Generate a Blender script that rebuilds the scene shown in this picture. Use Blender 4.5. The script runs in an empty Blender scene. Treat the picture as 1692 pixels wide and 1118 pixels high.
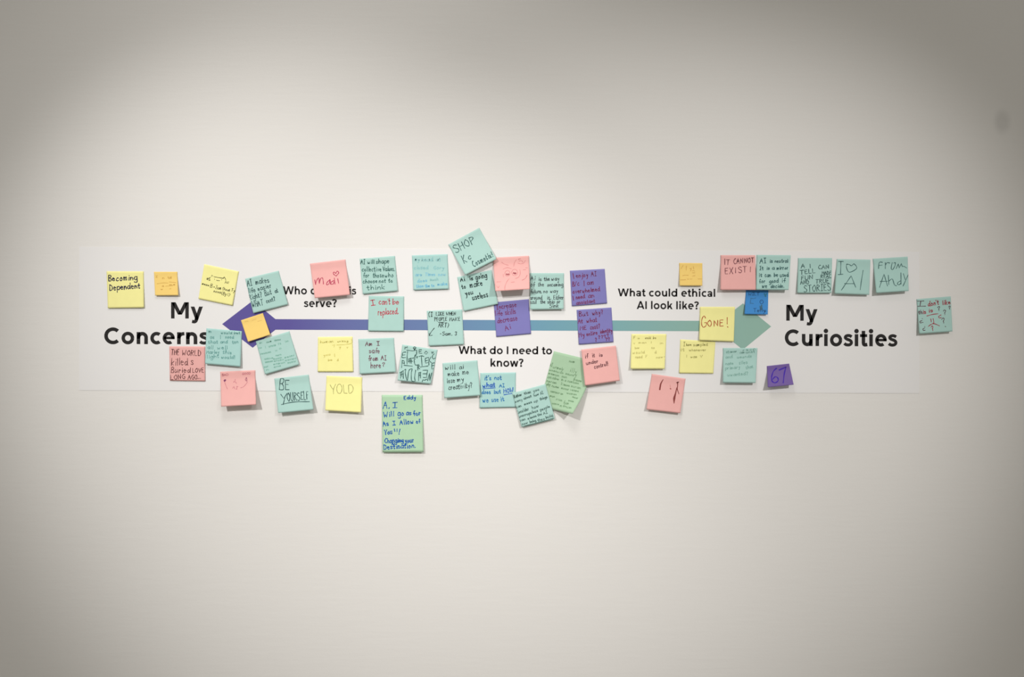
import bpy, math, random
from mathutils import Vector

# ------------------------------------------------------------------ camera, light, exposure
sc = bpy.context.scene
COL = sc.collection
S = 0.00131            # metres on the wall per photo pixel
CX, CY = 846.0, 559.0  # picture centre
CZ = 1.42              # height of the picture centre
D = 1.75               # camera to wall

cam_d = bpy.data.cameras.new('camera')
cam_d.sensor_width = 36.0
cam_d.lens = 36.0 * D / (1692 * S)
cam_d.clip_start = 0.02
cam = bpy.data.objects.new('camera', cam_d)
cam.location = (0, -D, CZ)
cam.rotation_euler = (math.pi / 2, 0, 0)
COL.objects.link(cam)
sc.camera = cam

world = bpy.data.worlds.new('room_light')
world.use_nodes = True
bg = world.node_tree.nodes['Background']
bg.inputs['Color'].default_value = (1.0, 0.96, 0.885, 1)
bg.inputs['Strength'].default_value = 0.365
sc.world = world


def spot(name, loc, aim, half, watts, color, radius=0.045, blend=1.0):
    l = bpy.data.lights.new(name, 'SPOT')
    l.energy = watts
    l.color = color
    l.spot_size = 2 * half
    l.spot_blend = blend
    l.shadow_soft_size = radius
    o = bpy.data.objects.new(name, l)
    o.location = loc
    o.rotation_euler = (Vector(aim) - Vector(loc)).to_track_quat('-Z', 'Y').to_euler()
    COL.objects.link(o)
    return o


KEY = (1.0, 0.975, 0.965)
spot('ceiling_spotlight', (-1.506, -2.4, 2.8), (-0.415, 0, 1.29), 0.286, 220, KEY)
spot('ceiling_spotlight.001', (1.70, -2.6, 2.8), (0.345, 0, 1.265), 0.288, 206, KEY)
spot('added_wall_fill', (-0.289, -1.149, 3.3), (-0.452, 0, 0.74), 0.583, 56, KEY, radius=0.35, blend=0.6)  # soft fill added to brighten the lower centre wall, not an actual ceiling lamp

vs = sc.view_settings
sc.display_settings.display_device = 'sRGB'
vs.view_transform = 'Standard'
vs.look = 'None'
vs.exposure = 0.0
vs.gamma = 1.0
vs.use_curve_mapping = False

# ------------------------------------------------------------------ helpers


def lin(c):
    out = []
    for v in c:
        v /= 255.0
        out.append(v / 12.92 if v <= 0.04045 else ((v + 0.055) / 1.055) ** 2.4)
    return out


def W(px, py, off=0.0):
    """A point seen at photo pixel (px, py), 'off' metres in front of the wall."""
    k = (D - off) / D
    return Vector(((px - CX) * S * k, -off, CZ - (py - CY) * S * k))


def link(name, verts, faces, mats, parent=None, fm=None, smooth=False):
    me = bpy.data.meshes.new(name)
    me.from_pydata([tuple(v) for v in verts], [], faces)
    for m in (mats if isinstance(mats, (list, tuple)) else [mats]):
        me.materials.append(m)
    if fm:
        me.polygons.foreach_set('material_index', fm)
    if smooth:
        me.polygons.foreach_set('use_smooth', [True] * len(me.polygons))
    me.update()
    o = bpy.data.objects.new(name, me)
    COL.objects.link(o)
    if parent is not None:
        o.parent = parent
        o.matrix_parent_inverse = parent.matrix_world.inverted()
    return o


def tag(o, label=None, cat=None, group=None, kind=None):
    if label: o['label'] = label
    if cat: o['category'] = cat
    if group: o['group'] = group
    if kind: o['kind'] = kind
    return o


def new_mat(name):
    m = bpy.data.materials.new(name)
    m.use_nodes = True
    nt = m.node_tree
    b = nt.nodes['Principled BSDF']
    return m, nt, b


def paper_mat(name, rgb, var=0.035, rough=0.85, spec=0.12, scale=60):
    m, nt, b = new_mat(name)
    tc = nt.nodes.new('ShaderNodeTexCoord')
    no = nt.nodes.new('ShaderNodeTexNoise')
    no.inputs['Scale'].default_value = scale
    no.inputs['Detail'].default_value = 3
    nt.links.new(tc.outputs['Object'], no.inputs['Vector'])
    mix = nt.nodes.new('ShaderNodeMix')
    mix.data_type = 'RGBA'
    mix.inputs['A'].default_value = [c * (1 - var) for c in rgb] + [1]
    mix.inputs['B'].default_value = [min(0.97, c * (1 + var)) for c in rgb] + [1]
    nt.links.new(no.outputs['Fac'], mix.inputs['Factor'])
    nt.links.new(mix.outputs['Result'], b.inputs['Base Color'])
    b.inputs['Roughness'].default_value = rough
    b.inputs['Specular IOR Level'].default_value = spec
    return m


INKS = {}


def ink_mat(rgb):
    k = 1.2 if sum(rgb) < 330 else 0.95
    key = tuple(rgb)
    if key not in INKS:
        m, nt, b = new_mat('ink')
        b.inputs['Base Color'].default_value = [c * k for c in lin(rgb)] + [1]
        b.inputs['Roughness'].default_value = 0.7
        b.inputs['Specular IOR Level'].default_value = 0.15
        INKS[key] = m
    return INKS[key]


# ------------------------------------------------------------------ wall and floor
def wall_material():
    m, nt, b = new_mat('painted_plaster')
    L = nt.links.new
    tc = nt.nodes.new('ShaderNodeTexCoord')

    def noise(scale, detail, stretch):
        mp = nt.nodes.new('ShaderNodeMapping')
        mp.inputs['Scale'].default_value = stretch
        L(tc.outputs['Object'], mp.inputs['Vector'])
        n = nt.nodes.new('ShaderNodeTexNoise')
        n.inputs['Scale'].default_value = scale
        n.inputs['Detail'].default_value = detail
        L(mp.outputs['Vector'], n.inputs['Vector'])
        return n
    tone = noise(1.3, 3, (1, 1, 1))
    mix = nt.nodes.new('ShaderNodeMix')
    mix.data_type = 'RGBA'
    mix.inputs['A'].default_value = (0.785, 0.768, 0.730, 1)
    mix.inputs['B'].default_value = (0.810, 0.792, 0.755, 1)
    L(tone.outputs['Fac'], mix.inputs['Factor'])
    # grubby smudge on the paint, upper right
    sm = W(1656, 201)
    vm = nt.nodes.new('ShaderNodeVectorMath')
    vm.operation = 'SUBTRACT'
    vm.inputs[1].default_value = (sm.x, 0, sm.z)
    L(tc.outputs['Object'], vm.inputs[0])
    mp = nt.nodes.new('ShaderNodeMapping')
    mp.inputs['Scale'].default_value = (1.25, 0, 0.85)
    mp.inputs['Rotation'].default_value = (0, 0.25, 0)
    L(vm.outputs['Vector'], mp.inputs['Vector'])
    ln = nt.nodes.new('ShaderNodeVectorMath')
    ln.operation = 'LENGTH'
    L(mp.outputs['Vector'], ln.inputs[0])
    mr = nt.nodes.new('ShaderNodeMapRange')
    mr.interpolation_type = 'SMOOTHSTEP'
    mr.inputs['From Min'].default_value = 0.008
    mr.inputs['From Max'].default_value = 0.030
    mr.inputs['To Min'].default_value = 0.86
    mr.inputs['To Max'].default_value = 1.0
    L(ln.outputs['Value'], mr.inputs['Value'])
    mul = nt.nodes.new('ShaderNodeMix')
    mul.data_type = 'RGBA'
    mul.blend_type = 'MULTIPLY'
    mul.inputs['Factor'].default_value = 1.0
    L(mix.outputs['Result'], mul.inputs['A'])
    L(mr.outputs['Result'], mul.inputs['B'])
    L(mul.outputs['Result'], b.inputs['Base Color'])
    # roller and brush texture in the paint: short horizontal ridges and fine stipple
    ridge = noise(34, 4, (0.35, 1, 2.6))
    fine = noise(230, 2, (1, 1, 1))
    add = nt.nodes.new('ShaderNodeMath')
    add.operation = 'MULTIPLY_ADD'
    add.inputs[1].default_value = 0.3
    L(fine.outputs['Fac'], add.inputs[0])
    L(ridge.outputs['Fac'], add.inputs[2])
    bu = nt.nodes.new('ShaderNodeBump')
    bu.inputs['Strength'].default_value = 0.25
    bu.inputs['Distance'].default_value = 0.0011
    L(add.outputs['Value'], bu.inputs['Height'])
    L(bu.outputs['Normal'], b.inputs['Normal'])
    b.inputs['Roughness'].default_value = 0.75
    b.inputs['Specular IOR Level'].default_value = 0.12
    return m


def box(name, x0, x1, y0, y1, z0, z1, mat):
    v = [(x, y, z) for z in (z0, z1) for y in (y0, y1) for x in (x0, x1)]
    f = [(0, 2, 3, 1), (4, 5, 7, 6), (0, 1, 5, 4), (2, 6, 7, 3), (0, 4, 6, 2), (1, 3, 7, 5)]
    return link(name, v, f, mat)


tag(box('wall_back', -4.0, 4.0, 0, 0.15, 0, 3.4, wall_material()), kind='structure')
fl, nt, b = new_mat('concrete_floor')
no = nt.nodes.new('ShaderNodeTexNoise')
no.inputs['Scale'].default_value = 2.0
no.inputs['Detail'].default_value = 6
cr = nt.nodes.new('ShaderNodeValToRGB')
cr.color_ramp.elements[0].color = (0.34, 0.325, 0.30, 1)
cr.color_ramp.elements[1].color = (0.46, 0.44, 0.405, 1)
nt.links.new(no.outputs['Fac'], cr.inputs['Fac'])
nt.links.new(cr.outputs['Color'], b.inputs['Base Color'])
b.inputs['Roughness'].default_value = 0.55
tag(box('floor', -4.0, 4.0, -4.0, 0, -0.1, 0, fl), kind='structure')
bb, nt, b = new_mat('baseboard_paint')
b.inputs['Base Color'].default_value = (0.75, 0.74, 0.71, 1)
b.inputs['Roughness'].default_value = 0.5
tag(box('baseboard_back', -4.0, 4.0, -0.012, 0, 0, 0.10, bb), kind='structure')

# ------------------------------------------------------------------ printed banner
BZ = 0.0005     # front of the sheet
PZ = 0.0007     # print lies on the sheet


def sheet_mesh():
    # corners in photo pixels (the banner hangs a touch out of level)
    q = [(131, 407.5), (1519, 416.0), (1519, 649.5), (131, 644.5)]
    nx, ny = 60, 10
    vs_, fs = [], []
    for j in range(ny + 1):
        for i in range(nx + 1):
            u, v = i / nx, j / ny
            x = (q[0][0] * (1 - u) + q[1][0] * u) * (1 - v) + (q[3][0] * (1 - u) + q[2][0] * u) * v
            y = (q[0][1] * (1 - u) + q[1][1] * u) * (1 - v) + (q[3][1] * (1 - u) + q[2][1] * u) * v
            e = 0.0
            if j in (0, ny):     # the long edges stand off the wall here and there
                e = 0.00035 * max(0, math.sin(u * 31 + j) * math.sin(u * 13.7 + 2))
            vs_.append(W(x, y, BZ + e))
    n = len(vs_)
    back = []
    for j in range(ny + 1):
        for i in range(nx + 1):
            p = vs_[j * (nx + 1) + i]
            back.append((p.x, p.y + 0.0003, p.z))
    w = nx + 1
    for j in range(ny):
        for i in range(nx):
            a = j * w + i
            fs.append((a, a + w, a + w + 1, a + 1))
            fs.append((n + a, n + a + 1, n + a + w + 1, n + a + w))
    for i in range(nx):
        fs.append((i, i + 1, n + i + 1, n + i))
        a = ny * w + i
        fs.append((a + 1, a, n + a, n + a + 1))
    for j in range(ny):
        a = j * w
        fs.append((a + w, a, n + a, n + a + w))
        a = j * w + nx
        fs.append((a, a + w, n + a + w, n + a))
    return vs_ + back, fs


bm_ = paper_mat('banner_paper', (0.806, 0.797, 0.781), 0.008, 0.6, 0.2, 4)
sv, sf = sheet_mesh()
banner = link('wall_banner', sv, sf, bm_)
tag(banner, 'long white paper banner printed with a two-headed purple-to-green arrow and black questions', 'banner')


def flat(name, polys, mat, parent, off=PZ):
    """printed shapes: list of polygons in photo pixels"""
    v, f = [], []
    for p in polys:
        a = sum(p[i][0] * p[(i + 1) % len(p)][1] - p[(i + 1) % len(p)][0] * p[i][1] for i in range(len(p)))
        if a > 0: p = p[::-1]     # photo y points down: keep the faces towards the room
        s = len(v)
        v += [W(x, y, off) for x, y in p]
        f.append(tuple(range(s, s + len(p))))
    return link(name, v, f, mat, parent)


# arrow: printed gradient from purple to sage green
am, nt, b = new_mat('arrow_print')
tc = nt.nodes.new('ShaderNodeTexCoord')
sx = nt.nodes.new('ShaderNodeSeparateXYZ')
nt.links.new(tc.outputs['Object'], sx.inputs[0])
mr = nt.nodes.new('ShaderNodeMapRange')
mr.inputs['From Min'].default_value = (367 - CX) * S
mr.inputs['From Max'].default_value = (1274 - CX) * S
nt.links.new(sx.outputs['X'], mr.inputs['Value'])
cr = nt.nodes.new('ShaderNodeValToRGB')
stops = [(0.0, (92, 82, 150), 1.0), (0.12, (93, 85, 153), 1.04), (0.22, (103, 110, 165), 1.06), (0.38, (106, 130, 172), 1.06),
         (0.55, (108, 152, 176), 1.0), (0.68, (116, 162, 168), 0.95), (0.85, (134, 170, 160), 0.9), (1.0, (138, 172, 158), 0.87)]
els = cr.color_ramp.elements
while len(els) < len(stops): els.new(0.5)
for e, (p, c, k) in zip(els, stops):
    e.position = p
    e.color = [v / k for v in lin(c)] + [1]
nt.links.new(mr.outputs['Result'], cr.inputs['Fac'])
nt.links.new(cr.outputs['Color'], b.inputs['Base Color'])
b.inputs['Roughness'].default_value = 0.6
b.inputs['Specular IOR Level'].default_value = 0.2
arrow = [(367, 535.2), (417.6, 496.5), (455.2, 527.0), (1190, 529.9), (1227.6, 501.0), (1274.2, 539.2),
         (1227.4, 577.5), (1190, 547.0), (455.2, 544.5), (417.4, 574.2)]
o = flat('printed_arrow', [arrow], am, banner)
tag(o, 'two-headed arrow fading from purple to sage green')

# ---- bold geometric sans lettering (unit = cap height, y up)
def stroke_poly(pts, w, closed=False):
    polys = []
    n = len(pts)
    L, R = [], []
    for i in range(n):
        if closed:
            a, c = pts[i - 1], pts[(i + 1) % n]
        else:
            a, c = pts[max(0, i - 1)], pts[min(n - 1, i + 1)]
        dx, dy = c[0] - a[0], c[1] - a[1]
        l = math.hypot(dx, dy) or 1
        nx, ny = -dy / l * w / 2, dx / l * w / 2
        L.append((pts[i][0] + nx, pts[i][1] + ny))
        R.append((pts[i][0] - nx, pts[i][1] - ny))
    m = n if closed else n - 1
    for i in range(m):
        j = (i + 1) % n
        polys.append([L[i], L[j], R[j], R[i]])
    return polys


def arc(cx, cy, rx, ry, a0, a1, n=26):
    return [(cx + rx * math.cos(math.radians(a0 + (a1 - a0) * i / n)), cy + ry * math.sin(math.radians(a0 + (a1 - a0) * i / n)))
            for i in range(n + 1)]


def spl(pts, k=6):
    if len(pts) < 3: return list(pts)
    out = []
    P = [pts[0]] + list(pts) + [pts[-1]]
    for i in range(1, len(P) - 2):
        p0, p1, p2, p3 = P[i - 1], P[i], P[i + 1], P[i + 2]
        for t in range(k):
            t /= k
            out.append(tuple(0.5 * (2 * p1[d] + (p2[d] - p0[d]) * t + (2 * p0[d] - 5 * p1[d] + 4 * p2[d] - p3[d]) * t * t
                                    + (3 * p1[d] - p0[d] - 3 * p2[d] + p3[d]) * t ** 3) for d in (0, 1)))
    out.append(tuple(pts[-1]))
    return out


def rect(x0, y0, x1, y1): return [[(x0, y0), (x1, y0), (x1, y1), (x0, y1)]]


def disc(cx, cy, r): return [arc(cx, cy, r, r, 0, 345, 23)]


XH = 0.735


def make_glyphs(SW):
    h = SW / 2
    f = SW / 0.168          # weight relative to the drawn outlines
    G = {}

    def ring(cx, w_, a0=0, a1=360):
        rx, ry = w_ / 2 - h, (XH + 0.03) / 2 - h * 0.92
        return stroke_poly(arc(cx, XH / 2, rx, ry, a0, a1, 36), SW * 0.96)

    def bowl(x0, x1, up=True):
        cx, rx = (x0 + x1) / 2, (x1 - x0) / 2
        if up: return arc(cx, 0.40, rx, XH + 0.012 - h - 0.40, 180, 0, 20)
        return arc(cx, 0.335, rx, 0.335 - h + 0.012, 180, 360, 20)

    def bar(x0, y0, x1, y1, w_):      # slanted stroke cut level at both ends, x0/x1 = centres
        k = w_ / 2 * math.hypot(x1 - x0, y1 - y0) / abs(y1 - y0)
        return [[(x0 - k, y0), (x0 + k, y0), (x1 + k, y1), (x1 - k, y1)]]

    G['M'] = (1.09, rect(0, 0, SW, 1) + rect(1.09 - SW, 0, 1.09, 1) + bar(.135 * f ** .5, 1, .545, .24, SW * 1.02) + bar(1.09 - .135 * f ** .5, 1, .545, .24, SW * 1.02))
    e = SW * .56
    G['y'] = (.76, bar(e, XH, .385, 0, SW) + bar(.76 - e, XH, .345, -.08, SW)
              + stroke_poly(spl([(.40, .02), (.33, -.145), (.235, -.20), (.09, -.175)]), SW * .92))
    G['C'] = (.935, stroke_poly(arc(.515, .5, .515 - h, .515 - h, 46, 314, 44), SW))
    G['o'] = (.76, ring(.38, .76))
    G['n'] = (.665, rect(0, 0, SW, XH) + stroke_poly([(h, .33)] + bowl(h, .665 - h) + [(.665 - h, 0)], SW))
    G['c'] = (.655, stroke_poly(arc(.375, XH / 2, .375 - h, (XH + .03) / 2 - h * .95, 50, 310, 36), SW * .97))
    G['e'] = (.72, stroke_poly(arc(.365, XH / 2, .365 - h, (XH + .03) / 2 - h * .92, -6, 306, 40), SW * .94) + rect(.09, .305, .715, .305 + SW * .72))
    G['r'] = (.43, rect(0, 0, SW, XH) + stroke_poly(spl([(h, .36), (.15, .52), (.28, .625), (.43, .645)]), SW * .95))
    G['s'] = (.57, stroke_poly(spl([(.50, .575), (.40, .635), (.27, .65), (.145, .61), (.11, .52), (.19, .44), (.36, .375), (.465, .295),
                                    (.48, .19), (.40, .10), (.27, .075), (.14, .10), (.05, .17)], 5), SW * .86))
    G['u'] = (.665, rect(.665 - SW, 0, .665, XH) + stroke_poly([(h, XH)] + bowl(h, .665 - h, False) + [(.665 - h, .42)], SW))
    G['i'] = (.22, rect(.11 - h, 0, .11 + h, XH) + disc(.11, .925, h * 1.28))
    G['t'] = (.46, stroke_poly([(.21, .94), (.21, .26)] + spl([(.21, .22), (.24, .115), (.32, .085), (.45, .11)]), SW) + rect(0, XH - SW * .8, .44, XH))
    G['l'] = (SW, rect(0, 0, SW, 1.03))
    G['I'] = (SW, rect(0, 0, SW, 1.0))
    G['h'] = (.665, rect(0, 0, SW, 1.03) + stroke_poly([(h, .33)] + bowl(h, .665 - h) + [(.665 - h, 0)], SW))
    G['d'] = (.755, rect(.755 - SW, 0, .755, 1.03) + ring(.377, .755))
    G['k'] = (.68, rect(0, 0, SW, 1.03) + bar(.17, .20, .68 - SW * .75, XH, SW * .92) + bar(.33, .42, .68 - SW * .62, 0, SW))
    G['W'] = (1.40, bar(e, 1, .385, 0, SW) + bar(.385, 0, .70, 1, SW * .94) + bar(.70, 1, 1.015, 0, SW * .94) + bar(1.015, 0, 1.40 - e, 1, SW))
    G['w'] = (1.06, bar(e, XH, .30, 0, SW) + bar(.30, 0, .53, XH, SW * .92) + bar(.53, XH, .76, 0, SW * .92) + bar(.76, 0, 1.06 - e, XH, SW))
    G['v'] = (.74, bar(e, XH, .37, 0, SW) + bar(.37, 0, .74 - e, XH, SW))
    G['A'] = (1.0, bar(e, 0, .5, 1, SW) + bar(1.0 - e, 0, .5, 1, SW) + rect(.2, .19, .8, .19 + SW * .82))
    G['a'] = (.63, stroke_poly([(.63 - h, 0), (.63 - h, .42)] + spl([(.63 - h, .45), (.50, .595), (.33, .65), (.18, .63), (.075, .58)]), SW * .92)
              + stroke_poly(arc(.285, .215, .285 - h, .225 - h * .8, 0, 360, 30), SW * .82) + rect(.28, .345, .5, .345 + SW * .55))
    G['?'] = (.60, stroke_poly(spl([(.05, .80), (.12, .885), (.28, .92), (.44, .87), (.48, .755), (.42, .64), (.32, .56), (.285, .47), (.285, .30)]), SW * .95)
              + disc(.285, .105, h * 1.28))
    return G


GLYPHS = {w_: make_glyphs(w_) for w_ in (0.215, 0.198)}
GAP = {'M': (.1, .1), 'C': (.05, .03), 'o': (.05, .05), 'c': (.05, .02), 'e': (.05, .05), 's': (.03, .03), 'y': (.01, .01), 'r': (.09, .01),
       'A': (.01, .01), 'W': (.01, .01), 'w': (.01, .01), 'v': (.01, .01), 't': (.02, .02), 'd': (.05, .085), '?': (.03, .03), 'a': (.04, .08),
       'k': (.085, .01)}


def lettering(text, x0, y0, x1, y1, cap):
    G = GLYPHS[0.215 if cap > 20 else 0.198]
    pen, items = 0.0, []
    first = True
    for ch in text:
        if ch == ' ':
            pen += .36
            continue
        l, r = GAP.get(ch, (.088, .088))
        if not first: pen += l
        first = False
        w_, polys = G[ch]
        items.append((pen, polys))
        pen += w_ + r
        last = r
    pen -= last
    ex = ((x1 - x0) / pen, (y1 - y0) / pen)
    ey = ((y1 - y0) / (x1 - x0) * cap, -cap)
    out = []
    for p, polys in items:
        for poly in polys:
            out.append([(x0 + (p + x) * ex[0] + y * ey[0] * 0.5, y0 + (p + x) * ex[1] + y * ey[1]) for x, y in poly])
    return out


blk, nt, b = new_mat('black_print')
b.inputs['Base Color'].default_value = (0.017, 0.0155, 0.0145, 1)
b.inputs['Roughness'].default_value = 0.6
b.inputs['Specular IOR Level'].default_value = 0.2
flat('printed_heading', lettering('My', 282.6, 525.9, 335.3, 526.0, 26.8) + lettering('Concerns', 172.2, 568.0, 345.2, 568.6, 27.0), blk, banner)
flat('printed_heading', lettering('My', 1299.2, 529.5, 1351.0, 529.8, 26.2) + lettering('Curiosities', 1296.8, 571.2, 1482.6, 572.0, 27.0), blk, banner)
flat('printed_question', lettering('Who does this', 467.6, 486.0, 588.6, 486.4, 13.2) + lettering('serve?', 502, 507.0, 556.8, 507.2, 13.2), blk, banner)
flat('printed_question', lettering('What do I need to', 757.6, 584.4, 912.2, 585.2, 12.8) + lettering('know?', 810.4, 605.4, 865.2, 605.7, 13.2), blk, banner)
flat('printed_question', lettering('What could ethical', 1020.8, 489.2, 1181.8, 490.2, 12.8) + lettering('AI look like?', 1052.0, 510.2, 1155.0, 510.9, 13.0), blk, banner)

# ------------------------------------------------------------------ handwriting: one-line letter forms
# point = x digit + y hex digit (4 = baseline, 9 = x height, d = cap height)
HW = {
    'a': (7, '68 39 16 34 66|69 65 74'), 'b': (6, '1d 14|16 49 67 45 14'), 'c': (6, '58 39 16 34 55'), 'd': (7, '58 39 16 34 56|6d 65 74'),
    'e': (6, '17 57 48 29 16 34 55'), 'f': (5, '5c 4d 3b 34|18 58'), 'g': (7, '68 39 16 34 66|69 62 40 11'), 'h': (6, '1d 14|16 39 57 54'),
    'i': (3, '29 24|2b 2c'), 'j': (4, '39 32 10|3b 3c'), 'k': (6, '1d 14|!59 16 54'), 'l': (3, '2d 24'), 'm': (8, '19 14|16 29 37 34|36 59 67 64'),
    'n': (6, '19 14|16 39 57 54'), 'o': (6, '39 16 34 56 39'), 'p': (6, '19 10|18 49 67 44 15'), 'q': (7, '68 39 16 34 66|69 60 71'),
    'r': (5, '19 14|16 29 48'), 's': (6, '58 39 18 46 55 34 15'), 't': (5, '2c 25 34 45|09 49'), 'u': (7, '19 15 34 56|59 55 64'),
    'v': (6, '!19 34 59'), 'w': (8, '19 24 37 54 69'), 'x': (6, '!19 54|!59 14'), 'y': (6, '19 36 47|59 31 10'), 'z': (6, '!19 59 14 54'),
    'A': (7, '!04 3d 64|!18 58'), 'B': (6, '1d 14|1d 4d 5b 39 19|39 57 54 14'), 'C': (7, '6c 4d 18 44 65'), 'D': (7, '1d 14|1d 5b 67 44 14'),
    'E': (6, '!5d 1d 14 54|!19 49'), 'F': (6, '!5d 1d 14|!19 49'), 'G': (7, '6c 4d 18 44 65 68 48'), 'H': (7, '!1d 14|!6d 64|!19 69'),
    'I': (6, '!3d 34|!1d 5d|!14 54'), '|': (3, '!2d 24'), 'J': (7, '5d 56 34 15|!2d 6d'), 'K': (7, '!1d 14|!6d 18 64'), 'L': (6, '!1d 14 54'),
    'M': (8, '!14 1d 48 7d 74'), 'N': (7, '!14 1d 64 6d'), 'O': (7, '4d 1a 17 44 67 6a 4d'), 'P': (6, '1d 14|1d 5c 5a 18'),
    'R': (7, '1d 14|1d 5c 5a 19|!29 64'), 'S': (7, '6c 3d 1b 39 67 54 24 15'), 'T': (8, '!4d 44|!1d 7d'), 'U': (7, '1d 16 44 66 6d'),
    'V': (8, '!1d 44 7d'), 'W': (9, '!1d 24 49 64 8d'), 'Y': (8, '!1d 48 7d|!48 44'), 'Z': (7, '!1d 6d 14 64'),
    '.': (3, '14 25'), ',': (3, '25 13'), '!': (3, '!2d 27|24 25'), '?': (6, '1b 3d 5b 38 36|34 35'), "'": (2, '!1d 1b'), '-': (6, '!18 48'),
    '(': (4, '3d 19 33'), ')': (4, '1d 39 13'), '/': (6, '!04 5d'), '6': (6, '5d 29 16 34 56 38 17'), '7': (7, '!1d 6d 34'), '3': (6, '1c 4d 5b 39 56 44 15'),
    '=': (6, '!17 57|!19 59'), 'X': (7, '!1d 64|!6d 14'), 'Q': (7, '4d 1a 17 44 67 6a 4d|57 73'),
}


def glyph_strokes(ch):
    w_, s = HW[ch]
    out = []
    for st in s.split('|'):
        straight = st[0] == '!'
        pts = [(int(p[0]), int(p[1], 16) - 4) for p in st.lstrip('!').split()]
        out.append((pts, straight))
    return w_, out


def write(text, x0, y0, x1, y1, cap, rng, slant=0.06):
    """handwritten text along the baseline (x0,y0)-(x1,y1), as polylines"""
    items, pen = [], 0.0
    for ch in text:
        if ch == ' ':
            pen += 5
            continue
        w_, st = glyph_strokes(ch)
        items.append((pen, st))
        pen += w_ + 0.6
    L = math.hypot(x1 - x0, y1 - y0)
    ux, uy = (x1 - x0) / L, (y1 - y0) / L
    kx, ky = L / max(pen - 1, 3), cap / 9.0
    out = []
    for p, st in items:
        dy, sy, sl = rng.uniform(-.35, .35), rng.uniform(.92, 1.08), slant + rng.uniform(-.06, .06)
        for pts, straight in st:
            q = []
            for x, y in pts:
                x = p + x - 1 + rng.uniform(-.18, .18)
                y = (y + dy + rng.uniform(-.18, .18)) * sy
                a, c = x * kx + sl * y * ky, y * ky
                q.append((x0 + ux * a + uy * c, y0 + uy * a - ux * c))
            out.append(q if straight else spl(q, 4))
    return out


# ------------------------------------------------------------------ sticky notes
PAPER = {
    'yellow': paper_mat('yellow_note_paper', (0.89, 0.845, 0.35)),
    'orange': paper_mat('orange_note_paper', (0.88, 0.625, 0.195)),
    'teal': paper_mat('teal_note_paper', (0.405, 0.615, 0.56)),
    'aqua': paper_mat('aqua_note_paper', (0.39, 0.62, 0.58)),
    'pink': paper_mat('pink_note_paper', (0.80, 0.43, 0.40)),
    'purple': paper_mat('purple_note_paper', (0.215, 0.203, 0.475)),
    'violet': paper_mat('violet_note_paper', (0.185, 0.122, 0.345)),
    'green': paper_mat('green_note_paper', (0.425, 0.635, 0.425)),
    'sage': paper_mat('sage_note_paper', (0.385, 0.56, 0.375)),
    'blue': paper_mat('blue_note_paper', (0.065, 0.27, 0.62)),
}
FR = {'R1': (150, 400, 6.2115), 'R2': (320, 420, 6.2115), 'R3': (260, 530, 6.2115), 'R4': (440, 530, 6.2115), 'R5': (500, 400, 6.2115),
      'R6': (600, 560, 5.59), 'R7': (680, 370, 6.2115), 'R8': (690, 490, 6.2115), 'S1': (780, 560, 6.043), 'S2': (860, 430, 6.2115),
      'S3': (1000, 420, 6.2115), 'S4': (1030, 530, 5.64), 'S5': (1140, 400, 6.2115), 'S6': (1280, 400, 6.2115), 'S7': (1440, 420, 6.99),
      'Z1': (250, 435, 11.28), 'Z2': (335, 540, 10.255), 'Z3': (650, 560, 13.975), 'Z4': (810, 415, 15.975), 'Z5': (890, 570, 8.6),
      'Z6': (1035, 545, 11.28), 'Z7': (1185, 480, 6.99), 'Z8': (1060, 600, 12.42), 'Y1': (355, 605, 13.15), 'Y2': (520, 545, 14.91),
      'Y3': (675, 410, 14.9), 'Y4': (840, 635, 14.91), 'Y5': (625, 645, 10.16), 'Y6': (1110, 425, 20.33), 'Y7': (1220, 475, 22.37),
      'Y8': (940, 440, 8.28)}


def P(fr, x, y):
    a, c, k = FR[fr]
    return (a + x / k, c + y / k)


GROUP = 'sticky notes around the banner'
seed = 0


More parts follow.
